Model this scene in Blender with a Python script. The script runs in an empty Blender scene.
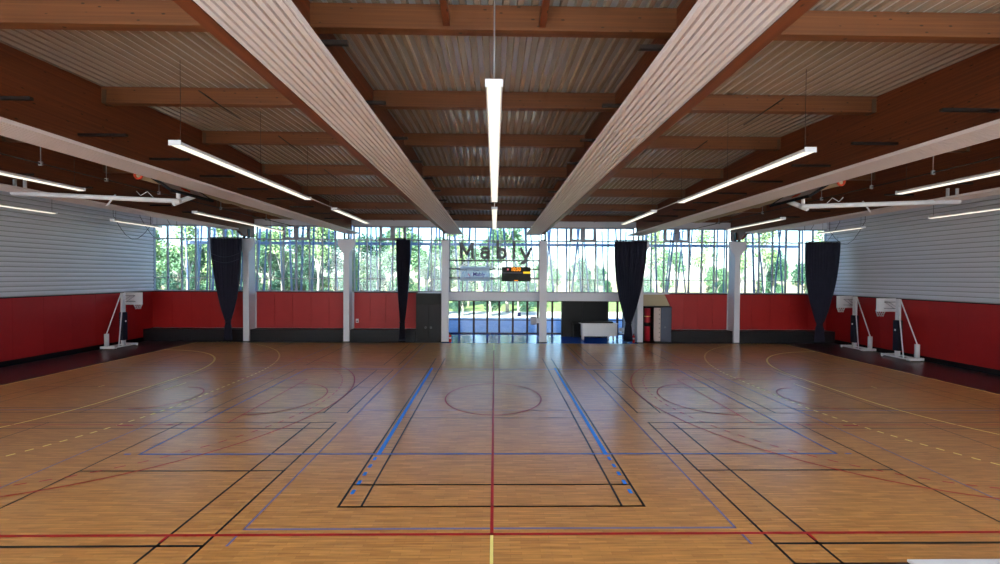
import bpy, math, random
from mathutils import Vector, Matrix
SC = bpy.context.scene
COL = SC.collection
random.seed(7)
PI = math.pi

# ------------------------------------------------------------------ materials
def lin(c):
    return tuple(((v/255)/12.92 if v/255 <= .04045 else ((v/255+.055)/1.055)**2.4) for v in c)
def mat(name, rgb, rough=.6, metal=0, spec=.5, emit=None, es=0, noise=0, nscale=8, bump=0):
    m = bpy.data.materials.new(name); m.use_nodes = True
    nt = m.node_tree; b = nt.nodes['Principled BSDF']
    c = lin(rgb)
    b.inputs['Base Color'].default_value = (*c, 1)
    b.inputs['Roughness'].default_value = rough
    b.inputs['Metallic'].default_value = metal
    b.inputs['Specular IOR Level'].default_value = spec
    if emit:
        b.inputs['Emission Color'].default_value = (*lin(emit), 1); b.inputs['Emission Strength'].default_value = es
    if noise or bump:
        tc = nt.nodes.new('ShaderNodeTexCoord'); n = nt.nodes.new('ShaderNodeTexNoise')
        n.inputs['Scale'].default_value = nscale; n.inputs['Detail'].default_value = 4
        nt.links.new(tc.outputs['Object'], n.inputs['Vector'])
        if noise:
            r = nt.nodes.new('ShaderNodeValToRGB')
            r.color_ramp.elements[0].position = .3; r.color_ramp.elements[1].position = .7
            r.color_ramp.elements[0].color = (*[v*(1-noise) for v in c], 1)
            r.color_ramp.elements[1].color = (*[min(1, v*(1+noise)) for v in c], 1)
            nt.links.new(n.outputs['Fac'], r.inputs['Fac']); nt.links.new(r.outputs['Color'], b.inputs['Base Color'])
        if bump:
            bp = nt.nodes.new('ShaderNodeBump'); bp.inputs['Strength'].default_value = bump; bp.inputs['Distance'].default_value = .02
            nt.links.new(n.outputs['Fac'], bp.inputs['Height']); nt.links.new(bp.outputs['Normal'], b.inputs['Normal'])
    return m
def ramp(nt, pts):
    r = nt.nodes.new('ShaderNodeValToRGB'); e = r.color_ramp.elements
    while len(e) < len(pts): e.new(.5)
    for i, (p, c) in enumerate(pts):
        e[i].position = p; e[i].color = (*lin(c), 1)
    return r
def wood(name, dark, light, axis):
    """glulam: thin laminations stacked in z, streaks along `axis`, dark knots"""
    m = bpy.data.materials.new(name); m.use_nodes = True
    nt = m.node_tree; L = nt.links; b = nt.nodes['Principled BSDF']
    tc = nt.nodes.new('ShaderNodeTexCoord')
    mp = nt.nodes.new('ShaderNodeMapping'); s = [9, 9, 9]; s[axis] = .35
    s[2] = 22; mp.inputs['Scale'].default_value = s
    L.new(tc.outputs['Object'], mp.inputs['Vector'])
    n = nt.nodes.new('ShaderNodeTexNoise'); n.inputs['Scale'].default_value = 1; n.inputs['Detail'].default_value = 5
    L.new(mp.outputs['Vector'], n.inputs['Vector'])
    r = ramp(nt, [(.3, dark), (.7, light)]); L.new(n.outputs['Fac'], r.inputs['Fac'])
    mk = nt.nodes.new('ShaderNodeMapping'); s = [5, 5, 8]; s[axis] = 3; mk.inputs['Scale'].default_value = s
    L.new(tc.outputs['Object'], mk.inputs['Vector'])
    v = nt.nodes.new('ShaderNodeTexVoronoi'); v.inputs['Scale'].default_value = 1; v.inputs['Randomness'].default_value = 1
    L.new(mk.outputs['Vector'], v.inputs['Vector'])
    k = ramp(nt, [(.07, (40, 18, 10)), (.13, (255, 255, 255))]); L.new(v.outputs['Distance'], k.inputs['Fac'])
    mx = nt.nodes.new('ShaderNodeMixRGB'); mx.blend_type = 'MULTIPLY'; mx.inputs['Fac'].default_value = .85
    L.new(r.outputs['Color'], mx.inputs['Color1']); L.new(k.outputs['Color'], mx.inputs['Color2'])
    L.new(mx.outputs['Color'], b.inputs['Base Color'])
    b.inputs['Roughness'].default_value = .5
    return m
def parquet():
    m = bpy.data.materials.new('sports_parquet'); m.use_nodes = True
    nt = m.node_tree; L = nt.links; b = nt.nodes['Principled BSDF']
    tc = nt.nodes.new('ShaderNodeTexCoord')
    br = nt.nodes.new('ShaderNodeTexBrick')
    br.inputs['Color1'].default_value = (*lin((228, 164, 92)), 1)
    br.inputs['Color2'].default_value = (*lin((208, 144, 78)), 1)
    br.inputs['Mortar'].default_value = (*lin((184, 124, 66)), 1)
    br.inputs['Scale'].default_value = 1; br.inputs['Brick Width'].default_value = .5; br.inputs['Row Height'].default_value = .065
    br.inputs['Mortar Size'].default_value = .0025; br.inputs['Bias'].default_value = 0; br.offset = .37
    L.new(tc.outputs['Object'], br.inputs['Vector'])
    mp = nt.nodes.new('ShaderNodeMapping'); mp.inputs['Scale'].default_value = (.8, 14, 1)
    L.new(tc.outputs['Object'], mp.inputs['Vector'])
    n = nt.nodes.new('ShaderNodeTexNoise'); n.inputs['Scale'].default_value = 1.6; n.inputs['Detail'].default_value = 5
    L.new(mp.outputs['Vector'], n.inputs['Vector'])
    r = ramp(nt, [(.3, (205, 205, 205)), (.7, (255, 255, 255))]); L.new(n.outputs['Fac'], r.inputs['Fac'])
    mx = nt.nodes.new('ShaderNodeMixRGB'); mx.blend_type = 'MULTIPLY'; mx.inputs['Fac'].default_value = 1
    L.new(br.outputs['Color'], mx.inputs['Color1']); L.new(r.outputs['Color'], mx.inputs['Color2'])
    L.new(mx.outputs['Color'], b.inputs['Base Color'])
    b.inputs['Roughness'].default_value = .3; b.inputs['Specular IOR Level'].default_value = .5
    b.inputs['Coat Weight'].default_value = .6; b.inputs['Coat Roughness'].default_value = .26
    return m
def glass():
    m = bpy.data.materials.new('window_glass'); m.use_nodes = True
    nt = m.node_tree; nt.nodes.clear(); L = nt.links
    o = nt.nodes.new('ShaderNodeOutputMaterial'); t = nt.nodes.new('ShaderNodeBsdfTransparent'); g = nt.nodes.new('ShaderNodeBsdfGlossy')
    t.inputs['Color'].default_value = (.86, .95, .98, 1); g.inputs['Roughness'].default_value = .02
    mx = nt.nodes.new('ShaderNodeMixShader'); mx.inputs['Fac'].default_value = .06
    L.new(t.outputs[0], mx.inputs[1]); L.new(g.outputs[0], mx.inputs[2]); L.new(mx.outputs[0], o.inputs['Surface'])
    return m
def cloth(name, rgb, fac):
    m = bpy.data.materials.new(name); m.use_nodes = True
    nt = m.node_tree; nt.nodes.clear(); L = nt.links
    o = nt.nodes.new('ShaderNodeOutputMaterial'); t = nt.nodes.new('ShaderNodeBsdfTranslucent'); g = nt.nodes.new('ShaderNodeBsdfDiffuse')
    t.inputs['Color'].default_value = (*lin(rgb), 1); g.inputs['Color'].default_value = (*lin(rgb), 1)
    mx = nt.nodes.new('ShaderNodeMixShader'); mx.inputs['Fac'].default_value = 1-fac
    L.new(t.outputs[0], mx.inputs[1]); L.new(g.outputs[0], mx.inputs[2]); L.new(mx.outputs[0], o.inputs['Surface'])
    return m
def poly():  # translucent sheet for the added sunlit glazing behind the camera
    m = bpy.data.materials.new('added_glazing_translucent'); m.use_nodes = True
    nt = m.node_tree; nt.nodes.clear(); L = nt.links
    o = nt.nodes.new('ShaderNodeOutputMaterial'); t = nt.nodes.new('ShaderNodeBsdfTranslucent'); g = nt.nodes.new('ShaderNodeBsdfDiffuse')
    t.inputs['Color'].default_value = (.86, .9, .93, 1); g.inputs['Color'].default_value = (.8, .82, .84, 1)
    mx = nt.nodes.new('ShaderNodeMixShader'); mx.inputs['Fac'].default_value = .2
    L.new(t.outputs[0], mx.inputs[1]); L.new(g.outputs[0], mx.inputs[2]); L.new(mx.outputs[0], o.inputs['Surface'])
    return m
M = {
 'poly': poly(),
 'glulam_y': wood('glulam_beam', (94, 45, 24), (128, 66, 35), 1),
 'glulam_x': wood('glulam_purlin', (96, 54, 30), (128, 78, 42), 0),
 'parquet': parquet(),
 'border': mat('dark_brown_floor', (66, 40, 40), .28, noise=.12, nscale=3),
 'lobby': mat('tile_floor_blue_reflection', (30, 92, 200), .14, spec=.5),  # blue base colour paints in the outdoor reflection on dark glossy tile
 'deck': mat('galvanised_deck', (224, 210, 190), .25, .6, noise=.06, nscale=1.5),
 'panel': mat('ribbed_white_panel', (226, 214, 212), .45, .0),
 'white': mat('white_paint', (226, 226, 230), .4),
 'column': mat('column_paint', (214, 216, 226), .45),
 'clad': mat('pale_cladding', (220, 218, 226), .42, .1),
 'red': mat('red_panel', (168, 22, 20), .5, noise=.05, nscale=1.2),
 'redcol': mat('faded_red_panel', (170, 34, 36), .5, noise=.05, nscale=1.2),
 'black': mat('black_paint', (12, 12, 13), .5, spec=.3),
 'plinth': mat('dark_plinth', (32, 32, 36), .5, spec=.3),
 'hanger': mat('weathered_hanger', (92, 70, 52), .6),
 'steel': mat('grey_steel', (150, 152, 158), .4, .5),
 'darksteel': mat('dark_steel', (52, 46, 44), .5, .4),
 'frame': mat('grey_window_frame', (160, 162, 176), .45),
 'doorframe': mat('dark_red_door_frame', (48, 22, 24), .4),
 'glass': glass(),
 'lamp': mat('lamp_housing', (222, 224, 230), .4),
 'diff': mat('lamp_diffuser', (235, 235, 225), .5, emit=(255, 247, 226), es=.2),
 'curtain': mat('navy_curtain', (40, 40, 60), .85, noise=.15, nscale=5),
 'navy': mat('navy_padding', (22, 26, 46), .6),
 'orange': mat('orange_rim', (214, 70, 30), .5),
 'net': mat('white_net', (230, 228, 226), .7),
 'ground': mat('paving_sky_tint', (118, 140, 182), .7, noise=.12, nscale=1.5),  # blue of skylit shade put into the paving colour
 'path': mat('pale_gravel_path', (214, 206, 190), .8, noise=.06, nscale=1),
 'grass': mat('lawn_grass', (128, 150, 78), .9, noise=.18, nscale=.6),
 'field': mat('dry_field', (176, 160, 116), .9, noise=.1, nscale=.05),
 'bark': mat('pale_bark', (176, 166, 150), .8, noise=.25, nscale=6),
 'leafA': mat('leaf_mid_green', (104, 140, 98), .6, noise=.35, nscale=1.3),
 'leafB': mat('leaf_dark_green', (66, 104, 78), .6, noise=.3, nscale=1.3),
 'leafC': mat('leaf_yellow_green', (140, 166, 104), .6, noise=.25, nscale=1.3),
 'pole': mat('blue_grey_pole', (150, 166, 204), .45, .2),
 'ext': mat('exterior_wall', (170, 170, 170), .7),
 'banner': cloth('white_banner', (250, 250, 252), .9),
 'violet': mat('violet_print', (92, 82, 176), .6),
 'teal': mat('blue_green_print', (84, 150, 190), .6),
 'pink': mat('pink_print', (206, 110, 130), .6),
 'yellowled': mat('yellow_led', (240, 200, 20), .5, emit=(255, 210, 20), es=.12),
 'orangeled': mat('orange_led', (240, 150, 20), .5, emit=(255, 150, 20), es=.2),
 'redled': mat('red_led', (230, 130, 140), .5, emit=(255, 120, 130), es=.1),
 'greybar': mat('grey_strip', (66, 68, 84), .5),
 'letters': mat('grey_letters', (94, 94, 104), .5),
 'fire': mat('extinguisher_red', (190, 20, 24), .35),
 'mat_red': mat('red_mat_roll', (176, 30, 50), .5),
 'beige': mat('beige_board', (176, 160, 130), .6),
 'slate': mat('slate_door', (74, 82, 102), .5),
 'chipboard': mat('pale_drilled_board', (196, 180, 176), .6),
 'l_red': mat('red_line_paint', (176, 26, 30), .35),
 'l_black': mat('black_line_paint', (22, 18, 20), .35),
 'l_blue': mat('blue_line_paint', (58, 104, 190), .35),
 'l_bright': mat('bright_blue_line_paint', (30, 130, 245), .35),
 'l_thin': mat('faded_blue_line_paint', (116, 114, 158), .35),
 'l_yellow': mat('yellow_line_paint', (250, 234, 140), .35),
 'l_brown': mat('faded_brown_line_paint', (72, 42, 26), .35),
 'bluesign': mat('blue_sign', (40, 70, 150), .5),
 'bench': mat('white_bench_top', (220, 222, 230), .4),
}
# ------------------------------------------------------------------ mesh builder
class MB:
    def __init__(s): s.v = []; s.f = []; s.sm = []
    def quadface(s, pts, smooth=False):
        n = len(s.v); s.v += [tuple(p) for p in pts]; s.f.append(tuple(range(n, n+len(pts)))); s.sm.append(smooth); return s
    def box(s, x0, x1, y0, y1, z0, z1, R=None):
        n = len(s.v)
        P = [(x, y, z) for z in (z0, z1) for x, y in ((x0, y0), (x1, y0), (x1, y1), (x0, y1))]
        if R: P = [tuple(R @ Vector(p)) for p in P]
        s.v += P
        for f in ((3, 2, 1, 0), (4, 5, 6, 7), (0, 1, 5, 4), (1, 2, 6, 5), (2, 3, 7, 6), (3, 0, 4, 7)):
            s.f.append(tuple(n+i for i in f)); s.sm.append(False)
        return s
    def prism(s, poly, axis, a, b):
        """poly: 2d outline in the two other axes, extruded along axis from a to b"""
        n = len(s.v); k = len(poly)
        def P(p, t):
            return (t, p[0], p[1]) if axis == 0 else ((p[0], t, p[1]) if axis == 1 else (p[0], p[1], t))
        s.v += [P(p, a) for p in poly]+[P(p, b) for p in poly]
        s.f += [tuple(n+i for i in range(k)), tuple(n+k+i for i in reversed(range(k)))]; s.sm += [False]*2
        for i in range(k):
            j = (i+1) % k; s.f.append((n+i, n+k+i, n+k+j, n+j)); s.sm.append(False)
        return s
    def tube(s, pts, r, seg=10, caps=True):
        pts = [Vector(p) for p in pts]; rs = r if isinstance(r, (list, tuple)) else [r]*len(pts)
        n = len(s.v); prev = None
        for i, p in enumerate(pts):
            d = (pts[min(i+1, len(pts)-1)]-pts[max(i-1, 0)]).normalized()
            u = d.orthogonal().normalized() if prev is None else (prev-d*prev.dot(d)).normalized()
            prev = u; w = d.cross(u)
            for k in range(seg):
                a = 2*PI*k/seg; s.v.append(tuple(p+(u*math.cos(a)+w*math.sin(a))*rs[i]))
        for i in range(len(pts)-1):
            for k in range(seg):
                a = n+i*seg+k; b = n+i*seg+(k+1) % seg
                s.f.append((a, b, b+seg, a+seg)); s.sm.append(True)
        if caps:
            s.f.append(tuple(n+k for k in reversed(range(seg)))); s.sm.append(False)
            e = n+(len(pts)-1)*seg; s.f.append(tuple(e+k for k in range(seg))); s.sm.append(False)
        return s
    def ring(s, c, R, r, normal=(0, 0, 1), seg=24, ts=8):
        nv = Vector(normal).normalized(); u = nv.orthogonal().normalized(); w = nv.cross(u); c = Vector(c); n = len(s.v)
        for i in range(seg):
            a = 2*PI*i/seg; d = u*math.cos(a)+w*math.sin(a)
            for k in range(ts):
                b = 2*PI*k/ts; s.v.append(tuple(c+d*(R+r*math.cos(b))+nv*r*math.sin(b)))
        for i in range(seg):
            for k in range(ts):
                i2 = (i+1) % seg; k2 = (k+1) % ts
                s.f.append((n+i*ts+k, n+i2*ts+k, n+i2*ts+k2, n+i*ts+k2)); s.sm.append(True)
        return s
    def build(s, name, m, parent=None, loc=(0, 0, 0), bevel=0):
        me = bpy.data.meshes.new(name); me.from_pydata(s.v, [], s.f); me.polygons.foreach_set('use_smooth', s.sm)
        me.materials.append(M[m] if isinstance(m, str) else m); me.update()
        o = bpy.data.objects.new(name, me); COL.objects.link(o); o.location = loc
        if parent: o.parent = parent
        if bevel:
            b = o.modifiers.new('bevel', 'BEVEL'); b.width = bevel; b.segments = 2; b.limit_method = 'ANGLE'
        return o
def tag(o, label=None, cat=None, group=None, kind=None):
    if label: o['label'] = label
    if cat: o['category'] = cat
    if group: o['group'] = group
    if kind: o['kind'] = kind
    return o
def empty(name, loc, label=None, cat=None, group=None, kind=None, rz=0):
    o = bpy.data.objects.new(name, None); COL.objects.link(o); o.location = loc; o.rotation_euler.z = rz
    return tag(o, label, cat, group, kind)
def struct(o, label=None, cat=None):
    o['kind'] = 'structure'
    return tag(o, label, cat)
def dup(root, loc, rz, label=None, sc=None):
    r = root.copy(); COL.objects.link(r); r.location = loc; r.rotation_euler.z = rz
    if label: r['label'] = label
    if sc: r.scale = sc
    for ch in list(root.children):
        c = ch.copy(); COL.objects.link(c); c.parent = r
        for g in ch.children:
            d = g.copy(); COL.objects.link(d); d.parent = c
    return r
def text(body, size, name, m, parent, loc, depth=.01, rot=(PI/2, 0, 0), bold=0, sx=1):
    cu = bpy.data.curves.new(name, 'FONT'); cu.body = body; cu.size = size; cu.extrude = depth; cu.offset = bold
    cu.resolution_u = 4
    t = bpy.data.objects.new(name, cu); COL.objects.link(t)
    bpy.context.view_layer.update()
    me = bpy.data.meshes.new_from_object(t.evaluated_get(bpy.context.evaluated_depsgraph_get()))
    bpy.data.objects.remove(t); me.materials.clear(); me.materials.append(M[m])
    o = bpy.data.objects.new(name, me); COL.objects.link(o); o.parent = parent; o.location = loc; o.rotation_euler = rot; o.scale = (sx, 1, 1)
    return o
ORD = ['first', 'second', 'third', 'fourth', 'fifth', 'sixth', 'seventh', 'eighth', 'ninth', 'tenth', 'eleventh']

# ------------------------------------------------------------------ dimensions
XL, XR = -24.15, 24.1
YN, YF = -15.9, 12.6            # near wall, window wall
RIDGE_Y, RIDGE_Z, SL = -.9, 9.58, .047
def deck_z(y): return RIDGE_Z-SL*abs(y-RIDGE_Y)
COLX = [-17.05, -10.2, -3.4, 3.4, 10.2, 17.0]
SILL = 3.44

# ------------------------------------------------------------------ floor and markings
floor = MB().box(XL, XR, YN, YF, -.3, 0).build('floor', 'border'); struct(floor)
court = MB().box(-20.22, 20.22, -14.2, 11.42, .0, .006).build('court_surface', 'parquet', floor)
def bandline(mb, pts, w, z):
    for (a, b) in zip(pts[:-1], pts[1:]):
        a = Vector((*a, 0)); b = Vector((*b, 0)); d = (b-a).normalized()*w/2; n = Vector((-d.y, d.x, 0))
        a2, b2 = a-d*.98, b+d*.98
        mb.quadface([(p.x, p.y, z) for p in (a2+n*-1, b2-n, b2+n, a2+n)])
def dashed(mb, pts, w, z, on, off):
    P = [Vector((*p, 0)) for p in pts]; L = [0]
    for a, b in zip(P[:-1], P[1:]): L.append(L[-1]+(b-a).length)
    def at(t):
        for i in range(len(P)-1):
            if t <= L[i+1]: return P[i].lerp(P[i+1], (t-L[i])/(L[i+1]-L[i]))
        return P[-1]
    t = on*.3
    while t < L[-1]:
        a = at(t); b = at(min(t+on, L[-1])); d = (b-a)
        if d.length > .02:
            n = Vector((-d.y, d.x, 0)).normalized()*w/2
            mb.quadface([(p.x, p.y, z) for p in (a-n, b-n, b+n, a+n)])
        t += on+off
def arc(cx, cy, r, a0, a1, n=40):
    return [(cx+r*math.cos(math.radians(a0+(a1-a0)*i/n)), cy+r*math.sin(math.radians(a0+(a1-a0)*i/n))) for i in range(n+1)]
red, blk, blu, bri, thn, yel, brn = MB(), MB(), MB(), MB(), MB(), MB(), MB()
Z0 = .008
# handball (yellow), centre line of the court at y = 1.36
HY = 1.36
for s in (-1, 1):
    bandline(yel, [(s*20.1, -8.64), (s*20.1, 11.36)], .07, Z0+.003)
    def side(r):
        A = arc(20.05, HY+1.5, r, 90, 180); B = arc(20.05, HY-1.5, r, 180, 270)
        return [(s*x, y) for x, y in A+B]
    bandline(yel, side(6), .09, Z0+.003)
    dashed(yel, side(9), .08, Z0+.003, .15, .15)
    bandline(yel, [(s*13.05, HY-.5), (s*13.05, HY+.5)], .06, Z0+.003)
    bandline(yel, [(s*16.05, HY-.1), (s*16.05, HY+.1)], .05, Z0+.003)
bandline(yel, [(-20.1, 11.36), (20.1, 11.36)], .04, Z0+.003)
bandline(yel, [(-20.1, -8.64), (20.1, -8.64)], .05, Z0+.003)
bandline(yel, [(0, -8.64), (0, -7.55)], .055, Z0+.003); bandline(yel, [(0, 9.0), (0, 11.36)], .05, Z0+.003)
# basketball (red)
bandline(red, [(-20, -7.5), (20, -7.5)], .06, Z0+.004)
bandline(red, [(0, -7.5), (0, 9.0)], .06, Z0+.004)
bandline(red, arc(0, 0, 1.8, 0, 360, 64), .05, Z0+.004)
for s in (-1, 1):
    f = lambda P: [(s*x, y) for x, y in P]
    bandline(red, f([(-14, -6.72)]+[(x, y) for x, y in arc(-12.43, 0, 6.75, -84, 84)]+[(-14, 6.72)]), .05, Z0+.004)
    dashed(red, f([(-14, -6.2)]+[(x, y) for x, y in arc(-12.43, 0, 6.25, -84, 84)]+[(-14, 6.2)]), .05, Z0+.004, .2, .2)
    bandline(red, f(arc(-8.22, 0, 1.8, -90, 90)), .05, Z0+.004)
    bandline(red, f([(-8.22, -2.45), (-8.22, 2.45)]), .05, Z0+.004)
    for q in (-1, 1):
        bandline(red, f([(-16, q*2.62), (-8.22, q*2.62 if q < 0 else 2.45)]), .04, Z0+.004)
        bandline(red, f([(-11.35, q*2.66), (-10.95, q*2.66)]), .1, Z0+.005)
        bandline(red, f([(-9.9, q*2.62), (-9.84, q*2.62)]), .1, Z0+.005)
    bandline(red, f(arc(-12.43, 0, 1.25, -90, 90)), .05, Z0+.004)
    bandline(red, f([(-5.1, 7.6), (-5.1, 9.2)]), .05, Z0+.004)
    bandline(red, f([(-5.68, -7.66), (-5.68, -7.56)]), .05, Z0+.004)
    # main volleyball court (blue) attack lines
    bandline(bri, f([(-2.93, -4.5), (-3.07, 4.5)]), .11, Z0+.0045)
    dashed(bri, f([(-2.95, -4.62), (-2.95, -6.3)]), .08, Z0+.0045, .16, .2)
    bandline(blu, f([(-9.0, -4.5), (-9.15, 4.3)]), .05, Z0+.0035)
    bandline(blu, f([(-9.25, -4.5), (-9.37, -4.5)]), .05, Z0+.0035)
    # cross volleyball courts (faded blue)
    bandline(thn, f([(-4.47, -7.35), (-4.6, 10.9)]), .045, Z0+.0025)
    bandline(thn, f([(-10.52, -7.35), (-10.58, 10.7)]), .045, Z0+.0025)
    bandline(thn, f([(-4.48, -7.75), (-4.48, -7.55)]), .045, Z0+.0025)
    bandline(thn, f([(-20, -1.35), (-10.55, -1.35)]), .045, Z0+.0025)
    bandline(thn, f([(-19.6, 4.5), (-10.5, 4.5)]), .04, Z0+.0025)
bandline(blu, [(-9, -4.5), (9, -4.5)], .06, Z0+.0035); bandline(blu, [(-9.15, 4.3), (9.15, 4.3)], .05, Z0+.0035)
bandline(thn, [(-4.47, -7.35), (4.47, -7.35)], .045, Z0+.0025)
bandline(thn, [(-4.5, -1.35), (4.5, -1.35)], .03, Z0+.0025)
# badminton (black)
for s in (-1, 1):
    bandline(blk, [(s*3.05, -6.7), (s*3.22, 6.7)], .05, Z0+.002)
    bandline(blk, [(s*2.6, -6.7), (s*2.72, 6.7)], .045, Z0+.002)
    for yy in (-6.7, -5.92): bandline(blk, [(-3.05, yy), (3.05, yy)], .045, Z0+.002)
    bandline(blk, [(-2.9, s*2.05), (2.9, s*2.05)], .03, Z0+.002)
for s in (-1, 1):
    for y0, y1, m1 in ((-8.22, -2.42, blk), (-1.6, 4.15, blk), (5.1, 11.2, blk)):
        yc = (y0+y1)/2
        mm = m1
        for x, w in ((4.88, .05), (5.66, .05), (9.6, .045)):
            bandline(mm, [(s*x, y0), (s*(x+.03), y1)], w, Z0+.001)
        for x in (13.7, 17.6, 18.4):
            bandline(brn, [(s*x, y0), (s*x, y1)], .045, Z0+.001)
        for y in (y0+.46, y1, y0, y1-.46):
            bandline(brn if y > -7 else blk, [(s*5.6, y), (s*18.4, y)], .04 if y > -7 else .05, Z0+.001)
            if y > -7: bandline(blk, [(s*4.88, y), (s*6.3, y)], .035, Z0+.0012)
            else: bandline(blk, [(s*4.88, y), (s*5.6, y)], .05, Z0+.001)
        bandline(blk if yc < 0 else brn, [(s*4.88, yc), (s*9.6, yc)], .045, Z0+.001)
        bandline(brn, [(s*13.7, yc), (s*18.4, yc)], .045, Z0+.001)
for mb, nm, m in ((red, 'red_line_marking', 'l_red'), (blk, 'black_line_marking', 'l_black'), (blu, 'blue_line_marking', 'l_blue'),
                  (bri, 'bright_blue_line_marking', 'l_bright'), (thn, 'faded_blue_line_marking', 'l_thin'), (yel, 'yellow_line_marking', 'l_yellow'), (brn, 'brown_line_marking', 'l_brown')):
    mb.build(nm, m, floor)

# ------------------------------------------------------------------ ceiling deck
mb = MB(); xs = []; x = XL-.2; pitch = .25
while x < XR+.2:
    xs += [(x, 0), (x+.09, 0), (x+.12, .075), (x+.22, .075)]; x += pitch
ys = [YN-.4, RIDGE_Y, YF+.9]
for k in range(2):
    for i in range(len(xs)-1):
        (xa, za), (xb, zb) = xs[i], xs[i+1]
        mb.quadface([(xa, ys[k], deck_z(ys[k])+za), (xb, ys[k], deck_z(ys[k])+zb), (xb, ys[k+1], deck_z(ys[k+1])+zb), (xa, ys[k+1], deck_z(ys[k+1])+za)])
ceil = mb.build('ceiling', 'deck'); struct(ceil)
mb = MB()
for k in range(2):
    mb.prism([(ys[k], deck_z(ys[k])+.06), (ys[k+1], deck_z(ys[k+1])+.06), (ys[k+1], deck_z(ys[k+1])+.3), (ys[k], deck_z(ys[k])+.3)], 0, XL-.3, XR+.3)
mb.build('roof_cover', 'ext', ceil)

# ------------------------------------------------------------------ side walls and near wall
def side_wall(name, X, s):
    w = MB().box(*(sorted((X, X+s*.3))), YN-.3, YF+.3, 0, 9.4).build(name, 'ext'); struct(w)
    mb = MB(); z = 3.42; P = []
    while z < 9.2:
        P += [(z, -.02), (z+.045, -.02), (z+.05, .08), (z+.14, .095), (z+.245, .08)]; z += .25
    for (za, a), (zb, b) in zip(P[:-1], P[1:]):
        q = [(X-s*a, YN, za), (X-s*a, YF, za), (X-s*b, YF, zb), (X-s*b, YN, zb)]
        mb.quadface(q if s < 0 else q[::-1])
    mb.build('cladding', 'clad', w)
    mb = MB(); y = YN
    while y < YF-.02:
        y2 = min(y+1.3, YF); mb.box(*(sorted((X, X-s*.05))), y+.004, y2-.004, .28, 3.37); y = y2
    mb.build('red_panelling', 'red', w)
    MB().box(*(sorted((X, X-s*.075))), YN, YF, 3.37, 3.42).build('cap_strip', 'black', w)
    MB().box(*(sorted((X, X-s*.06))), YN, YF, 0, .28).build('black_skirting', 'black', w)
    MB().box(*(sorted((X, X-s*.09))), YN, YF, 8.02, 8.1).build('upper_strip', 'panel', w)
side_wall('wall_left', XL, -1); side_wall('wall_right', XR, 1)
wn = MB().box(XL, XR, YN-.3, YN, 0, 2.4).box(XL, XR, YN-.3, YN, 8.7, 9.4).build('wall_near', 'white'); struct(wn)
nw = empty('window_8', (0, YN-.1, 2.4), kind='structure')  # added glazing, unseen; glows in the sun to brighten the hall
MB().box(XL, XR, -.02, .02, 0, 6.3).build('added_fill_glazing', 'poly', nw)
m = MB(); x = XL
while x < XR+.1:
    m.box(x-.04, x+.04, -.08, .08, 0, 6.3); x += 2.4
m.build('frame', 'frame', nw)

# ------------------------------------------------------------------ window wall
wall_far = MB()
segs = [XL]+COLX+[XR]
# wall core below sills except the entrance bay (-3.4 .. 10.0)
wall_far.box(XL, -3.6, YF, YF+.3, 0, SILL)
wall_far.box(10.0, XR, YF, YF+.3, 0, SILL)
wall_far.box(XL, XR, YF-.02, YF+.3, 8.14, 9.3)
wf = wall_far.build('wall_far', 'column'); struct(wf)
MB().box(-3.6, 10.0, YF-.05, YF+.3, 2.86, SILL).build('lintel', 'column', wf)
def red_bay(x0, x1, n, m, plx0, plx1, idx):
    mb = MB(); w = (x1-x0)/n
    for i in range(n): mb.box(x0+i*w+.008, x0+(i+1)*w-.008, YF-.06, YF, .86, SILL-.06)
    struct(mb.build('trim_%d' % idx, m))
    MB().box(plx0, plx1, 11.82, YF, 0, .84).build('plinth', 'plinth', bpy.data.objects['trim_%d' % idx], bevel=.01)
    MB().box(x0, x1, YF-.1, YF, SILL-.06, SILL).build('cap_strip', 'black', bpy.data.objects['trim_%d' % idx])
red_bay(XL+.05, -17.25, 5, 'red', XL+.05, -17.27, 1)
red_bay(-16.82, -10.45, 5, 'redcol', -16.82, -10.4, 2)
red_bay(-9.95, -5.45, 4, 'redcol', -9.98, -5.45, 3)
red_bay(12.6, 16.78, 4, 'redcol', 12.45, 16.75, 4)
red_bay(17.22, XR-.05, 5, 'red', 17.25, XR-.05, 5)
# windows
def window(idx, x0, x1, vents):
    r = empty('window_%d' % idx, (x0, YF+.1, SILL), kind='structure')
    fr = MB(); W = x1-x0; n = max(3, round(W/.93)); H = 8.14-SILL
    fr.box(0, W, -.04, .04, 0, .07); fr.box(0, W, -.04, .04, H-.1, H)
    for i in range(n+1):
        x = W*i/n; fr.box(x-.035, x+.035, -.06, .06, 0, H)
    fr.box(0, W, -.04, .05, 4.37-SILL-.02, 4.37-SILL+.03); fr.box(0, W, -.05, .06, 7.13-SILL-.03, 7.13-SILL+.05)
    fr.build('frame', 'frame', r)
    MB().box(.02, W-.02, -.006, .006, .02, H-.02).build('glass_pane', 'glass', r)
    if vents:
        i0 = n//2-1
        for i in (i0, i0+1):
            a, b = W*i/n, W*(i+1)/n; v = MB(); z0, z1 = 7.13-SILL, H; t = .16
            v.box(a, a+t, -.1, .02, z0, z1); v.box(b-t, b, -.1, .02, z0, z1); v.box(a+t, b-t, -.1, .02, z0, z0+t); v.box(a+t, b-t, -.1, .02, z1-t*.7, z1)
            v.build('vent_frame', 'frame', r, bevel=.008)
wx = [XL]+COLX+[XR]
for i in range(7):
    a, b = wx[i]+(.03 if i == 0 else .2), wx[i+1]-(.03 if i == 6 else .2)
    window(i+1, a, b, i in (1, 2, 4, 5))
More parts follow.
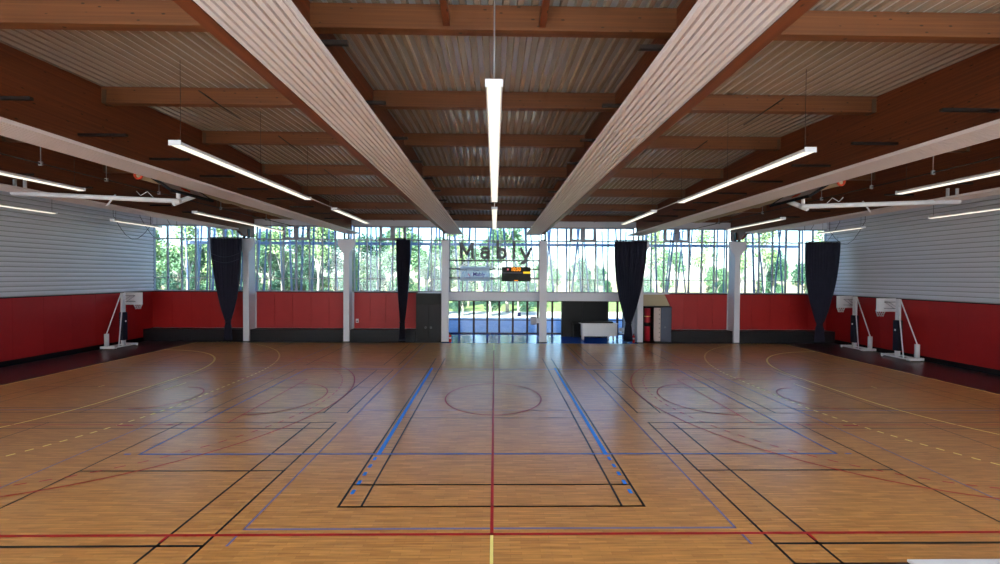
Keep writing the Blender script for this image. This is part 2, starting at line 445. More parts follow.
# columns
for i, x in enumerate(COLX):
    spread = abs(x) > 5
    side = 'left' if x < 0 else 'right'
    w = .2 if abs(x) > 5 else .25
    c = empty('column', (x, 11.75, 0), '%s painted %s column with %s, %s of the six from the left' % ('white', 'steel' , 'a forked bracket head' if spread else 'a plain straight head beside the entrance', ORD[i]), 'column', 'columns along the window wall')
    m = MB()
    m.box(-w, w, 0, .16, 0, 7.1); m.box(-w*.55, w*.55, .16, .85, 0, 7.1)
    m.build('shaft', 'column', c, bevel=.012)
    MB().box(-w-.05, w+.05, -.05, .2, 0, .05).build('base_plate', 'darksteel', c)
    if spread:
        MB().prism([(-w, 6.1), (w, 6.1), (.58, 6.72), (.58, 7.12), (-.58, 7.12), (-.58, 6.72)], 1, -.02, .17).build('bracket_head', 'column', c, bevel=.01)
    f = MB()
    for s in (-1, 1): f.box(s*.15-.025, s*.15+.025, -.02, .2, 7.1, 7.75)
    f.box(-.17, .17, -.02, .2, 7.08, 7.14)
    f.build('beam_shoe', 'black', c)

# ------------------------------------------------------------------ glulam beams with brackets
BX = [-17.0, -10.2, -3.25, 3.25, 10.2, 17.0]
bname = {-17.0: 'outermost left', -10.2: 'left middle', -3.25: 'left inner', 3.25: 'right inner', 10.2: 'right middle', 17.0: 'outermost right'}
for x in BX:
    s = 1 if x < 0 else -1                      # towards the room's centre
    b = empty('glulam_beam', (x, 0, 7.45 if abs(x) < 5 else 7.53), '%s of the deep brown glulam roof beams running towards the window wall' % bname[x], 'roof beam', 'deep glulam roof beams')
    ye = 12.45; zb = 7.45 if abs(x) < 5 else 7.53
    prof = [(YN+.1, 0), (11.2, 0), (11.5, .1), (ye, .12), (ye, deck_z(ye)-zb-.01), (RIDGE_Y, RIDGE_Z-zb-.01), (YN+.1, deck_z(YN)-zb-.01)]
    if abs(x) > 15: prof = [(YN+.1, 0), (11.0, 0), (11.45, .4), (11.75, -.3), (ye, -.3), (ye, deck_z(ye)-zb-.01), (RIDGE_Y, RIDGE_Z-zb-.01), (YN+.1, deck_z(YN)-zb-.01)]
    if abs(x) > 15: prof = [(YN+.1, 0), (10.9, 0), (11.35, -.3), (ye, -.3), (ye, deck_z(ye)-zb-.01), (RIDGE_Y, RIDGE_Z-zb-.01), (YN+.1, deck_z(YN)-zb-.01)]
    MB().prism(prof, 0, -.1, .1).build('timber', 'glulam_y', b)
    for k in range(10):
        y = -8.55+1.87*k
        z = 7.95-zb; m = MB().box(*(sorted((s*.1, s*(1.26 if abs(x) > 5 else 1.12)))), y-.03, y+.03, z, z+.06)
        m.build('steel_bracket', 'darksteel', b)
# ribbed panels hung beside each beam
for x in BX:
    s = 1 if x < 0 else -1
    e0, e1 = (x+s*.0, x+s*1.0) if abs(x) > 5 else (x+s*.12, x+s*1.09)
    x0, x1 = sorted((e0, e1))
    m = MB(); n = 9; w = (x1-x0)/n; P = []; zt = 7.45
    for i in range(n):
        P += [(x0+i*w, zt), (x0+i*w+w*.62, zt), (x0+i*w+w*.66, zt+.055), (x0+i*w+w*.96, zt+.055)]
    P.append((x1, zt))
    ya, yb = YN+.2, (11.6 if abs(x) < 15 else 9.5)
    for (a, b) in zip(P[:-1], P[1:]): m.quadface([(a[0], ya, a[1]), (a[0], yb, a[1]), (b[0], yb, b[1]), (b[0], ya, b[1])])
    m.quadface([(x0, ya, zt+.06), (x1, ya, zt+.06), (x1, yb, zt+.06), (x0, yb, zt+.06)])
    m.box(x0, x1, yb-.01, yb, zt, zt+.06)
    m.box(e1-.01, e1+.01, ya, yb, zt-.015, zt+.065)
    o = m.build('ribbed_ceiling_panel', 'panel'); tag(o, 'long white ribbed metal strip hung along the %s roof beam' % bname[x], 'ceiling panel', 'ribbed panels along the beams')

# ------------------------------------------------------------------ purlins
PY = [12.32, 9.0, 5.7, 2.4, -.9, -4.2, -7.5]
bays = [(-17.0, -10.2, 'far left'), (-10.2, -3.4, 'near left'), (-3.4, 3.4, 'centre'), (3.4, 10.2, 'near right'), (10.2, 17.0, 'far right')]
for xa, xb, bn in bays:
    for i, y in enumerate(PY):
        zt = deck_z(y)-.01-SL*.09; L = xb-xa-.2
        p = empty('purlin', ((xa+xb)/2, y, zt-.42), 'brown glulam purlin across the %s ceiling bay, %s from the window wall' % (bn, ORD[i]), 'purlin', 'roof purlins')
        MB().box(-L/2, L/2, -.09, .09, 0, .42).build('timber', 'glulam_x', p, bevel=.006)
        for s in (-1, 1):
            m = MB(); xx = s*(L/2-.09)
            m.box(xx-.05, xx+.05, -.1, .1, -.01, .34); m.build('joist_hanger', 'hanger', p)
        if bn.startswith('near') and i < 6 or i == 0:
            for sx in ((-.3,) if bn == 'near left' else (.3,) if bn == 'near right' else (-2.2, 2.2)):
                MB().tube([(sx, -.75, .02), (sx, 0, -.02), (sx, .72, -.04) if i else (sx, .12, -.04)], .018, 6).build('sag_rod', 'darksteel', p)
for s in (-1, 1):
    o = MB().box(-.055, .055, -1.15, 0, 0, .14, Matrix.Rotation(math.radians(-8), 4, 'X')).build('timber_batten', 'glulam_y', None, (s*.82, -7.6, 8.88))
    tag(o, 'short wooden batten meeting the nearest centre purlin, %s of the hanging lamp' % ('left' if s < 0 else 'right'), 'batten', 'wooden battens')

# ------------------------------------------------------------------ lamps
def lamp(x, y0, y1, label, z=7.45, rods=(), join=None):
    L = y1-y0; r = empty('pendant_lamp', (x, y0, z), label, 'ceiling lamp', 'linear ceiling lamps')
    m = MB().prism([(-.12, .0), (-.13, .05), (-.08, .08), (.08, .08), (.13, .05), (.12, 0)], 1, 0, L)
    m.build('housing', 'lamp', r)
    d = MB(); n = max(1, round(L/1.48)); w = L/n
    for i in range(n):
        d.box(-.1, .1, i*w+.02, (i+1)*w-.02, -.02, .0)
    d.build('diffuser', 'diff', r)
    for t in (-.012, L+.0): MB().box(-.135, .135, t, t+.012, -.025, .09).build('end_cap', 'lamp', r)
    for t in rods:
        zt = deck_z(y0+t)-z
        MB().tube([(0, t, .12), (0, t, zt)], .012 if x == 0 else .006, 6).build('suspension_rod', 'steel' if x == 0 else 'darksteel', r)
    if join: MB().tube([(0, L, .08), (0, L+join, .08)], .02, 6).build('connecting_cable', 'lamp', r)
R3 = (.15, 3, 5.8)
lamp(0, -8.45, .15, 'nearest lamp of the centre row, hanging from a rod in the middle of the photo', rods=(.12, 4.3, 8.4), join=1.6)
lamp(0, 1.75, 8.4, 'farther lamp of the centre row, close to the window wall', rods=(.15, 6.3))
lamp(-7.0, -5.75, .05, 'bright long lamp of the row left of centre, nearer one', rods=R3, join=2.2)
lamp(-6.95, 2.25, 6.4, 'farther lamp of the row left of centre, near the windows', rods=(.15, 4))
lamp(7.1, -5.75, .05, 'bright long lamp of the row right of centre, nearer one', rods=R3, join=2.1)
lamp(6.95, 2.15, 6.0, 'farther lamp of the row right of centre, near the windows', rods=(.15, 3.7))
lamp(-14.1, -7.1, -1.1, 'lamp hanging over the left end of the court at the left edge of the photo', rods=R3)
lamp(-13.85, 3.4, 10.5, 'long lamp over the left end of the court, ending at the windows', rods=R3)
lamp(13.6, -7.7, -1.7, 'lamp hanging over the right end of the court at the right edge of the photo', rods=R3)
lamp(13.95, 3.8, 8.0, 'lamp over the right end of the court, nearer the windows', rods=(.15, 4))
lamp(-20.8, -2, 3.9, 'lamp by the left wall cladding at the left edge of the photo', rods=R3)
lamp(-20.4, 6.2, 9.0, 'short lamp by the left wall near the corner windows', rods=(.15, 2.6))
lamp(20.5, -2.7, 3.2, 'lamp by the right wall cladding at the right edge of the photo', rods=R3)
lamp(20.7, 6.6, 9.4, 'short lamp by the right wall near the corner windows', rods=(.15, 2.6))

# ------------------------------------------------------------------ folded ceiling goals (left and right)
def folded_goal(s):
    w = 'left' if s < 0 else 'right'
    g = empty('folded_ceiling_goal', (s*13, 0, 7.4), 'white basketball goal folded up under the ceiling at the %s end of the court' % w, 'basketball goal', 'folded ceiling goals')
    # main pipe along x, a touch deeper at the inner end
    MB().tube([(s*3.9, -.7, .02), (s*-1.5, -.2, -.12)], .085, 12).build('main_pipe', 'white', g)
    a = MB().tube([(s*-1.25, -.22, -.22), (s*-1.6, .5, .28)], .085, 12)
    a.tube([(s*-1.42, -.2, -.02), (s*-1.42, -.2, .42)], .06, 10); a.build('folding_arm', 'white', g)
    for t in (3.85, 3.5):
        MB().tube([(s*t, -.68, .0), (s*t, -.68, .5)], .045, 10).build('hanger_post', 'white', g)
    st = MB().box(*sorted((s*3.4, s*3.95)), -.74, -.62, .07, .14); st.build('hinge_beam', 'white', g)
    MB().tube([(s*.6, -.45, .05), (s*.9, -.45, -.35)], .025, 8).build('lock_lever', 'white', g)
    MB().tube([(s*-.6, -.3, .0), (s*-.4, -.3, .2), (s*-.2, -.35, .05), (s*-.05, -.35, .2)], .012, 6).build('cable_loop', 'white', g)
    # backboard, folded and tilted: lower edge inward, rising outward
    R = Matrix.Translation((s*-1.8, 0, .12)) @ Matrix.Rotation(s*-math.radians(33), 4, 'Y')
    x0, x1 = sorted((0, s*1.05))
    bb = MB().box(x0, x1, -.92, .92, -.015, .015, R).build('backboard', 'white', g)
    pd = MB(); pd.box(*sorted((s*-.04, s*.07)), -.96, .96, -.04, .04, R); pd.box(x0, *( (x1,) ), -.97, -.9, -.04, .04, R)
    pd.box(x0, x1, .9, .97, -.04, .04, R); pd.build('edge_padding', 'black', bb)
    c = R @ Vector((s*.35, 0, .4)); n = R.to_3x3() @ Vector((1, 0, 0))
    MB().ring(c, .225, .02, n).box(-.09, .09, -.12, .12, .0, .03, R @ Matrix.Translation((s*.35, 0, .02))).build('rim', 'orange', bb)
for s in (-1, 1): folded_goal(s)
for s in (-1, 1):
    w = 'left' if s < 0 else 'right'
    P = [(s*12.15, -1.1+k*.45, 7.98+.02*math.sin(k*1.9)) for k in range(22)]
    g = empty('rolled_divider_net', (0, 0, 0), 'rolled pale divider net with an orange end hung high on the %s side' % w, 'net roll', 'rolled divider nets')
    g.location = (s*12.15, 0, 7.98); P = [(p[0]-s*12.15, p[1], p[2]-7.98) for p in P]
    MB().tube(P, [.13+.02*math.sin(k*2.3) for k in range(22)], 12).build('roll', 'beige', g)
    MB().ring((0, -1.12, 0), .12, .035, (0, 1, 0)).build('end_ring', 'orange', g)
    for k in (1, 8, 15, 21):
        y = P[k][1]; MB().tube([(0, y, .1), (0, y, deck_z(y)-7.99)], .012, 6).build('hanging_strap', 'steel', g)
    g = empty('curtain_track', (s*12.9, 0, 7.72), 'thin dark steel track with small hangers running along the %s side under the ceiling' % w, 'track', 'curtain tracks')
    MB().tube([(s*.9, -8.5, .22), (s*-.9, 11.6, -.2)], .022, 8).build('track', 'darksteel', g)
    for y in (-4.6, -2.9, -1.2, .6, 3.5, 6.5):
        t = (y+8.5)/20.1; x = s*(.9-1.8*t); z = .22-.42*t
        MB().tube([(x, y, z), (x, y, deck_z(y)-7.73)], .01, 6).box(x-.05, x+.05, y-.02, y+.02, z-.06, z+.06).build('track_hanger', 'steel', g)
    for j in range(3):
        x0 = 20.2+1.3*j; y = 9.2-.3*j
        P = [(s*(x0-2.2+2.2*t/6*1.0), y, 7.5-1.1*math.sin(PI*t/6)+.1*t) for t in range(7)]
        P = [(P[0][0], P[0][1], deck_z(y)-.02)]+P+[(P[-1][0], P[-1][1], deck_z(y)-.02)]
        o = MB().tube([(p[0]-P[0][0], p[1]-P[0][1], p[2]-P[0][2]) for p in P], .012, 5).build('slack_cable', 'darksteel', None, P[0])
        tag(o, 'thin slack cable drooping under the ceiling near the %s corner windows' % w, 'cable', 'slack cables at the %s corner' % w)

# ------------------------------------------------------------------ curtains
def curtain(x0, x1, xt, label, side):
    """gathered curtain hanging at y=11.2 from z 7.05, tied at z 1.45, flaring to the hem"""
    r = empty('curtain', ((x0+x1)/2, 11.15, 0), label, 'curtain', 'tied navy curtains')
    cx = (x0+x1)/2; W = (x1-x0)/2; m = MB(); n = 90; zs = []
    z = .22
    while z <= 7.05: zs.append(z); z += .16
    zs.append(7.05)
    ct = xt-cx; wt = min(.15, W*.4)
    rows = []
    for z in zs:
        if z < 1.45:
            t = (1.45-z)/1.23; w = wt+(.13 if W > .7 else .08)*t**.7; c = ct
        else:
            t = (z-1.45)/5.6; e = 1-(1-t)**2.1; w = wt+(W-wt)*e; c = ct*(1-t**.8)
        row = []
        for i in range(n+1):
            u = i/n; fold = math.sin(u*PI*2*11+.6*math.sin(z*.7)); amp = (.09+.07*min(1, w/1.0))*(.5 if abs(z-1.45) < .12 else 1)
            row.append((c-w+2*w*u, amp*fold+.03*math.sin(u*31+z*.3), z))
        rows.append(row)
    base = 0
    for row in rows: m.v += row
    for a in range(len(rows)-1):
        for i in range(n):
            p = a*(n+1)+i; m.f.append((p, p+1, p+n+2, p+n+1)); m.sm.append(True)
    o = m.build('fabric', 'curtain', r); sol = o.modifiers.new('thickness', 'SOLIDIFY'); sol.thickness = .01
    T = []
    for k in range(17):
        a = 2*PI*k/16; T.append((ct+(wt+.05)*math.cos(a), .1*math.sin(a), 1.45))
    MB().tube(T, .03, 8, caps=False).build('tie_band', 'curtain', r)
    if W > .7:
        P = [(-W*.93+2*W*.93*k/12, -.17, 6.05-.45*math.sin(PI*k/12)*.6) for k in range(13)]
        if x0 < -10:
            MB().tube(P, .012, 5).tube([(p[0], p[1], p[2]-.38) for p in P], .012, 5).build('draw_cord', 'slate', r)
    MB().tube([(-W-.05, 0, 7.09), (W+.05, 0, 7.09)], .03, 8).build('curtain_rail', 'darksteel', r)
    mm = MB()
    for k in range(-1, 2): mm.tube([(k*W*.9, 0, 7.1), (k*W*.9, .0, 7.45)], .012, 6)
    mm.build('rail_hanger', 'steel', r)
curtain(-18.95, -16.9, -17.85, 'wide navy curtain gathered beside the second red bay, leftmost of the four', 's')
curtain(-6.6, -5.65, -6.2, 'narrow navy curtain hanging left of the dark double cupboard', 's')
curtain(8.15, 10.35, 9.15, 'wide navy curtain tied low beside the white trolley', 's')
curtain(21.3, 23.6, 22.35, 'wide navy curtain in the far right corner, rightmost of the four', 's')

# ------------------------------------------------------------------ portable basketball hoops
def make_hoop():
    r = empty('portable_basketball_hoop', (0, 0, 0), 'x', 'basketball hoop', 'portable basketball hoops')
    b = MB().box(-.44, .44, -1.0, -.84, .05, .19).box(-.38, -.28, -.9, .5, .07, .15).box(.28, .38, -.9, .5, .07, .15).box(-.42, .42, .42, .54, .05, .17)
    b.build('base_frame', 'white', r, bevel=.015)
    for x in (-.38, .38):
        for y in (-.92, .48):
            MB().tube([(x-.03, y, .05), (x+.03, y, .05)], .05, 12).build('caster', 'black' if y < 0 else 'white', r)
    MB().tube([(-.12, -.9, .19), (-.12, -.9, .95)], .11, 14).build('counterweight', 'white', r)
    MB().box(-.085, .085, -.085, .085, .1, 3.42).build('mast', 'white', r, bevel=.01)
    MB().box(-.14, .14, -.14, .16, .42, 2.2).build('mast_padding', 'navy', r, bevel=.03)
    s = MB().tube([(-.05, -.08, 3.35), (-.14, -.9, .9)], .028, 8); s.build('stay', 'white', r)
    MB().tube([(.06, -.08, 2.95), (.33, -.62, .14)], .028, 8).build('stay', 'white', r)
    a = MB()
    for x in (-.13, .13):
        a.tube([(x, .05, 3.24), (x, .66, 3.2)], .022, 8).tube([(x, .05, 2.86), (x, .66, 2.82)], .022, 8).tube([(x, .1, 2.86), (x, .64, 3.2)], .014, 6)
    a.build('bracket_arm', 'steel', r)
    bb = MB().box(-.6, .6, .66, .69, 2.62, 3.42).build('backboard', 'white', r, bevel=.008)
    fr = MB()
    for x in (-.59, .57): fr.box(x, x+.03, .69, .7, 2.64, 3.4)
    fr.box(-.225, .225, .691, .696, 2.76, 2.79).box(-.225, .225, .691, .696, 3.09, 3.12).box(-.225, -.195, .691, .696, 2.79, 3.09).box(.195, .225, .691, .696, 2.79, 3.09)
    fr.build('target_square', 'black', bb)
    rim = MB().ring((0, 1.0, 2.69), .225, .012).box(-.07, .07, .69, .78, 2.64, 2.71); rim.build('rim', 'orange', r)
    n = MB()
    for k in range(12):
        a0 = 2*PI*k/12; 
        for d in (1, -1):
            P = [( (.225-.1*t)*math.cos(a0+d*t*.8), 1.0+(.225-.1*t)*math.sin(a0+d*t*.8), 2.68-.38*t) for t in (0, .33, .66, 1)]
            n.tube(P, .009, 4)
    n.build('net', 'net', r)
    MB().box(.14, .18, -.02, .03, 1.58, 1.68).build('height_crank', 'white', r)
    return r
h = make_hoop(); h.location = (-23.5, 9.85, 0); h['label'] = 'white portable basketball hoop with navy padded mast by the left wall'
dup(h, (23.55, 9.9, 0), 0, 'white portable basketball hoop by the right wall, the farther one beside the corner curtain', (-1, 1, 1))
dup(h, (23.45, 7.2, 0), 0, 'white portable basketball hoop by the right wall, the nearer one', (-1, 1, 1))

# ------------------------------------------------------------------ entrance lobby
lob = MB().box(-4.0, 10.4, YF, 16.0, -.3, .001)
lo = lob.build('floor_lobby', 'lobby'); struct(lo)
MB().box(-3.6, 10.0, 11.43, YF, .0005, .004).build('threshold', 'lobby', lo)
struct(MB().box(-4.3, 10.7, YF+.3, 16.1, 2.95, 3.2).build('ceiling_lobby', 'ext'))
struct(MB().box(-4.3, -3.95, YF+.3, 15.75, 0, 2.95).build('wall_lobby_left', 'column'))
struct(MB().box(10.4, 10.7, YF+.3, 16.0, 0, 2.95).build('wall_lobby_right', 'column'))
DX = [-3.95, -2.78, -1.65, -.53, .39, 1.52, 2.64, 3.53, 4.65, 5.6, 6.7, 7.9, 9.1, 9.95, 10.4]
for i in range(len(DX)-1):
    a, b = DX[i], DX[i+1]; W = b-a
    d = empty('door_%d' % (i+1), (a, 15.8, 0), kind='structure')
    m = MB(); t = .06 if i % 2 else .1
    m.box(0, t, -.04, .04, 0, 2.95).box(W-t, W, -.04, .04, 0, 2.95).box(t, W-t, -.04, .04, 0, .09).box(t, W-t, -.04, .04, 2.6, 2.95).box(t, W-t, -.03, .03, 1.07, 1.13)
    m.build('door_frame', 'doorframe', d)
    MB().box(t, W-t, -.005, .005, .09, 2.6).build('glass_pane', 'glass', d)
    if i == 5:
        q = MB().box(.35, .62, -.02, -.008, 1.4, 1.72).build('blue_notice', 'bluesign', d)
# black folded partition block and white trolley
k = empty('black_partition_block', (6.75, 14.6, 0), 'tall black folded partition standing in the entrance behind the white trolley', 'partition')
MB().box(-1.55, .05, -.2, .2, .0, 2.8).build('panel', 'black', k, bevel=.02)
MB().box(.07, 1.95, -.14, .2, .0, 2.8).build('panel', 'black', k, bevel=.02)
MB().box(-.8, 1.5, -.75, -.25, 1.0, 1.1).box(-.75, -.7, -.7, -.25, 0, 1.0).box(1.4, 1.45, -.7, -.25, 0, 1).build('folding_shelf', 'black', k, bevel=.01)
t = empty('white_trolley', (7.65, 12.75, 0), 'long white wheeled trolley with a dark worktop in front of the black partition', 'trolley')
MB().box(-1.27, 1.27, -.02, .5, .3, 1.2).build('body', 'white', t, bevel=.02)
MB().box(-1.2, .75, -.035, -.02, .4, 1.1).build('front_panel', 'white', t, bevel=.008)
MB().box(-1.42, 1.32, -.06, .56, 1.2, 1.24).build('rim_top', 'white', t, bevel=.008)
MB().box(-1.3, 1.0, .1, .5, 1.24, 1.36).build('worktop', 'black', t, bevel=.01)
for x in (-1.18, .65, 1.0):
    c = MB().tube([(x-.03, .05, .09), (x+.03, .05, .09)], .09, 14).box(x-.05, x+.05, .0, .1, .1, .3).build('caster', 'white', t)
MB().tube([(-1.21, .4, .09), (-1.15, .4, .09)], .09, 14).box(-1.23, -1.13, .36, .44, .1, .3).build('caster', 'white', t)
for j, x in enumerate((9.45, 10.0)):
    c = empty('white_chair', (x, 13.2+.3*j, 0), 'white plastic chair in the entrance, %s the tied curtain' % ('left behind' if j == 0 else 'right behind'), 'chair', 'white chairs in the entrance')
    MB().box(-.2, .2, -.2, .2, .43, .47).build('seat', 'white', c, bevel=.01)
    MB().box(-.2, .2, .17, .21, .55, .85).build('backrest', 'white', c, bevel=.01)
    for sx in (-1, 1):
        for sy in (-1, 1):
            MB().tube([(sx*.18, sy*.18, 0), (sx*.17, sy*.17, .44)], .014, 6).build('leg', 'darksteel', c)
        MB().tube([(sx*.17, .19, .45), (sx*.17, .19, .62)], .014, 6).build('back_post', 'darksteel', c)
def extinguisher(x, y, label):
    e = empty('fire_extinguisher', (x, y, 0), label, 'fire extinguisher', 'fire extinguishers')
    MB().tube([(0, 0, .0), (0, 0, .02), (0, 0, .46), (0, 0, .54), (0, 0, .56)], [.075, .085, .085, .04, .03], 16).build('cylinder', 'fire', e)
    MB().box(-.02, .02, -.06, .05, .56, .64).build('valve', 'black', e)
    MB().tube([(0, -.05, .6), (.09, -.05, .5), (.1, -.05, .15)], .012, 6).build('hose', 'black', e)
    MB().tube([(0, 0, .25), (0, 0, .36)], .087, 16).build('label_band', 'white', e)
extinguisher(-3.05, 11.85, 'small red fire extinguisher at the foot of the column left of the entrance')
extinguisher(9.78, 11.85, 'small red fire extinguisher between the tied curtain and its column')
w = empty('speaker_box', (2.97, 11.85, 1.25), 'small pale grey box on the left side of the column right of the entrance', 'wall box')
MB().box(-.42, -.02, -.1, .2, 0, .55).build('housing', 'frame', w, bevel=.02); MB().box(-.02, .16, -.0, .1, .1, .42).build('bracket', 'column', w)

# sign, banner and scoreboard carried on rails across the centre bay
for z, nm in ((5.7, 'upper'), (5.11, 'middle'), (4.48, 'lower')):
    o = MB().box(-3.2, 3.2, 11.86, 11.94, -.045, .045).build('crossbar', 'letters', None, (0, 0, z))
    tag(o, '%s of the three grey rails between the two entrance columns' % nm, 'rail', 'rails between the entrance columns')
sg = empty('lettered_sign', (-2.4, 11.86, 5.75), 'large grey letters reading Mably standing on a rail above the entrance', 'sign')
xx = 0
k = [0]
def stroke(mb, pts, w, close=False):
    """flat thick line in the x-z plane, extruded in y"""
    P = [Vector((p[0], 0, p[1])) for p in pts]
    if close: P.append(P[0])
    for a, b in zip(P[:-1], P[1:]):
        d = (b-a).normalized()*w/2; n = Vector((-d.z, 0, d.x)); a2, b2 = a-d*.35, b+d*.35
        q = [a2-n, b2-n, b2+n, a2+n]
        k[0] += 1; mb.prism([(p.x, p.z) for p in q], 1, -.001*k[0], .06)
def ell(cx, cz, rx, rz, a0, a1, n=20): return [(cx+rx*math.cos(math.radians(a0+(a1-a0)*i/n)), cz+rz*math.sin(math.radians(a0+(a1-a0)*i/n))) for i in range(n+1)]
w = .19
LT = {'m': [[(.085, .06), (.085, 1.1)], [(.09, 1.08), (.48, .3)], [(.48, .3), (.87, 1.08)], [(.875, 1.1), (.875, .06)]],
      'a': [ell(.3, .27, .22, .2, 0, 360), [(.57, .0), (.57, .56)], ell(.33, .5, .24, .22, 0, 160)],
      'b': [[(.085, .03), (.085, 1.22)], ell(.36, .38, .25, .31, 0, 360)],
      'l': [[(.085, .03), (.085, 1.22)]],
      'y': [[(.08, .75), (.42, .06)], [(.8, .75), (.38, -.18), (.3, -.28), (.14, -.3)]]}
for ch, x in zip('mably', (0, 1.42, 2.55, 3.67, 4.14)):
    m = MB(); k[0] = 0
    for P in LT[ch]: stroke(m, P, w)
    m.build('letter_'+ch, 'letters', sg, (x, 0, .06 if ch != 'y' else .08))
bn = empty('banner', (-2.36, 11.8, 4.26), 'white banner with a small logo and the word Mably hanging left of the scoreboard', 'banner')
MB().box(0, 2.03, 0, .004, 0, 1.02).build('cloth', 'banner', bn)
text('Mably', .36, 'printed_word', 'violet', bn, (.87, -.004, .36), .002, bold=.008)
text('VILLE DE', .1, 'printed_word', 'violet', bn, (.9, -.004, .7), .002)
lg = MB(); P = [(.15+.32*t/8, -.004, .5+.3*math.sin(PI*.62*t/8)) for t in range(9)]
lg.tube(P, .012, 5); lg.tube([(.45, -.004, .77), (.36, -.004, .5), (.27, -.004, .3)], .012, 5)
lg.build('logo_curve', 'teal', bn); MB().tube([(.55, -.004, .52), (.68, -.004, .33)], .025, 6).build('logo_stroke', 'pink', bn)
MB().tube([(.26, -.004, .26), (.72, -.004, .26)], .01, 5).build('logo_base', 'violet', bn)
sb = empty('scoreboard', (.52, 11.72, 4.26), 'black electronic scoreboard with orange clock digits hanging right of the banner', 'scoreboard')
MB().box(0, 2.0, 0, .12, 0, 1.0).build('casing', 'black', sb, bevel=.015)
text('10:50', .36, 'clock_digits', 'orangeled', sb, (.63, -.012, .72), .004, bold=.01, sx=.85)
MB().box(1.48, 1.98, -.014, -.002, .54, .68).build('lit_bar', 'yellowled', sb)
MB().box(.1, 1.42, -.014, -.002, .55, .63).build('grey_strip', 'greybar', sb)
MB().box(.37, .47, -.014, -.002, .76, .88).build('red_indicator', 'redled', sb)
MB().box(.86, 1.12, -.014, -.002, .03, .09).build('bottom_indicator', 'orangeled', sb)

# ------------------------------------------------------------------ cupboards
c = empty('double_cupboard', (-4.5, 11.85, 0), 'tall dark grey double cupboard built in left of the entrance', 'cupboard')
MB().box(-.93, .78, .03, .68, 0, 3.38).build('body', 'black', c)
for x0, x1, hx in ((-.92, -.03, -.25), (-.01, .77, .12)):
    d = MB().box(x0, x1, -.01, .03, .06, 2.62).build('door', 'plinth', c, bevel=.006)
    MB().ring((hx, -.025, 1.02), .06, .014, (0, 1, 0), 14, 6).build('handle', 'steel', d)
c = empty('storage_cupboard', (11.2, 11.85, 0), 'open storage cupboard beside the right column with a dark slate door', 'cupboard')
m = MB().box(-.72, 1.3, .68, .74, 0, 2.55).box(-.72, -.68, 0, .7, 0, 2.55).box(1.2, 1.25, 0, .7, 0, 2.55).box(-.72, 1.25, 0, .7, 2.5, 2.55).box(-.72, 1.2, 0, .7, 0, .1)
m.build('carcass', 'black', c)
MB().box(-.7, 1.6, .62, .68, 2.55, 3.36).build('upper_board', 'beige', c)
d = MB().box(.0, .46, -.02, .02, .12, 2.46); 
op = d.build('drilled_door', 'chipboard', c)
m = MB()
for k in range(7): m.tube([(.38, -.024, .4+k*.32), (.38, -.018, .4+k*.32)], .03, 10)
m.build('drill_hole', 'black', op)
d = MB().box(.5, 1.22, -.02, .02, .08, 2.5).build('door', 'slate', c, bevel=.006)
MB().ring((.78, -.035, 1.1), .05, .012, (0, 1, 0), 14, 6).build('handle', 'steel', d)
MB().prism([(1.42, .86), (1.42, 2.55), (1.0, 3.38), (1.75, 3.38), (1.75, .86)], 1, .55, .64).build('sloped_red_panel', 'redcol', c)
MB().box(1.3, 1.6, .0, .64, 0, .84).build('plinth', 'plinth', c)
t = empty('red_roll', (10.83, 12.1, .1), 'upright red roll with a dark strap inside the open storage cupboard', 'mat roll')
MB().tube([(0, 0, 0), (0, 0, 2.3)], .2, 18).build('roll', 'mat_red', t)
MB().tube([(0, 0, 1.05), (0, 0, 1.32)], .215, 18).build('dark_strap', 'black', t); MB().tube([(0, 0, 1.72), (0, 0, 1.77)], .215, 18).build('yellow_strap', 'l_yellow', t)
s = empty('wall_socket', (-9.72, 12.53, 1.25), 'small white socket on the red panelling right of the second red bay column', 'socket')
MB().box(-.1, .1, -.04, .01, 0, .28).build('plate', 'white', s, bevel=.01); MB().box(-.05, .05, -.05, -.04, .06, .15).build('socket_hole', 'navy', s)

# ------------------------------------------------------------------ bench at the lower right edge
b = empty('team_bench', (7.75, -8.88, 0), 'white topped bench at the bottom right edge of the photo', 'bench')
MB().box(-1.62, 1.75, -.17, .17, .42, .46).build('seat', 'bench', b, bevel=.01)
for x in (-1.4, 0, 1.5):
    MB().box(x-.03, x+.03, -.14, .14, .006, .05).box(x-.025, x+.025, -.025, .025, .05, .42).build('leg', 'steel', b)

# ------------------------------------------------------------------ outside
struct(MB().box(-70, 70, YF+.3, 27, -.4, -.02).build('ground_paving', 'ground'))
struct(MB().box(-90, 90, 27, 35, -.4, -.03).build('ground_path', 'path'))
struct(MB().box(-150, 150, 35, 88, -.4, -.025).build('ground_lawn', 'grass'))
struct(MB().box(-420, 420, 88, 420, -.5, -.03).build('ground_field', 'field'))
struct(MB().box(XL, XR, YF+.3, 16.3, 3.2, 3.3).build('trim_6', 'ext'))
struct(MB().box(XL, XR, 15.2, 15.5, 7.0, 7.2).build('trim_7', 'pole'))
# slanted poles standing on the canopy outside the windows
proto = None; kx = 0; x = XL+.5
rp = random.Random(3)
while x < XR-.3:
    ln = rp.uniform(-.09, .09); y = rp.choice((13.7, 14.4, 15.1))
    if abs(x) < 3.3 or x > 3.3: ln *= 1.3
    top = 5.2
    bay = ['first', 'second', 'third', 'fourth', 'fifth', 'sixth', 'seventh'][sum(x > c for c in COLX)]
    o = MB().tube([(0, 0, 0), (top*ln*1.0, 0, top)], .05 if rp.random() < .6 else .075, 8).build('slanted_pole', 'pole', None, (x, y, 3.3))
    tag(o, 'slim slanted blue grey pole outside the glass of the %s window bay from the left' % bay, 'pole', 'slanted poles outside window bay %s' % bay)
    x += rp.uniform(.5, .8)

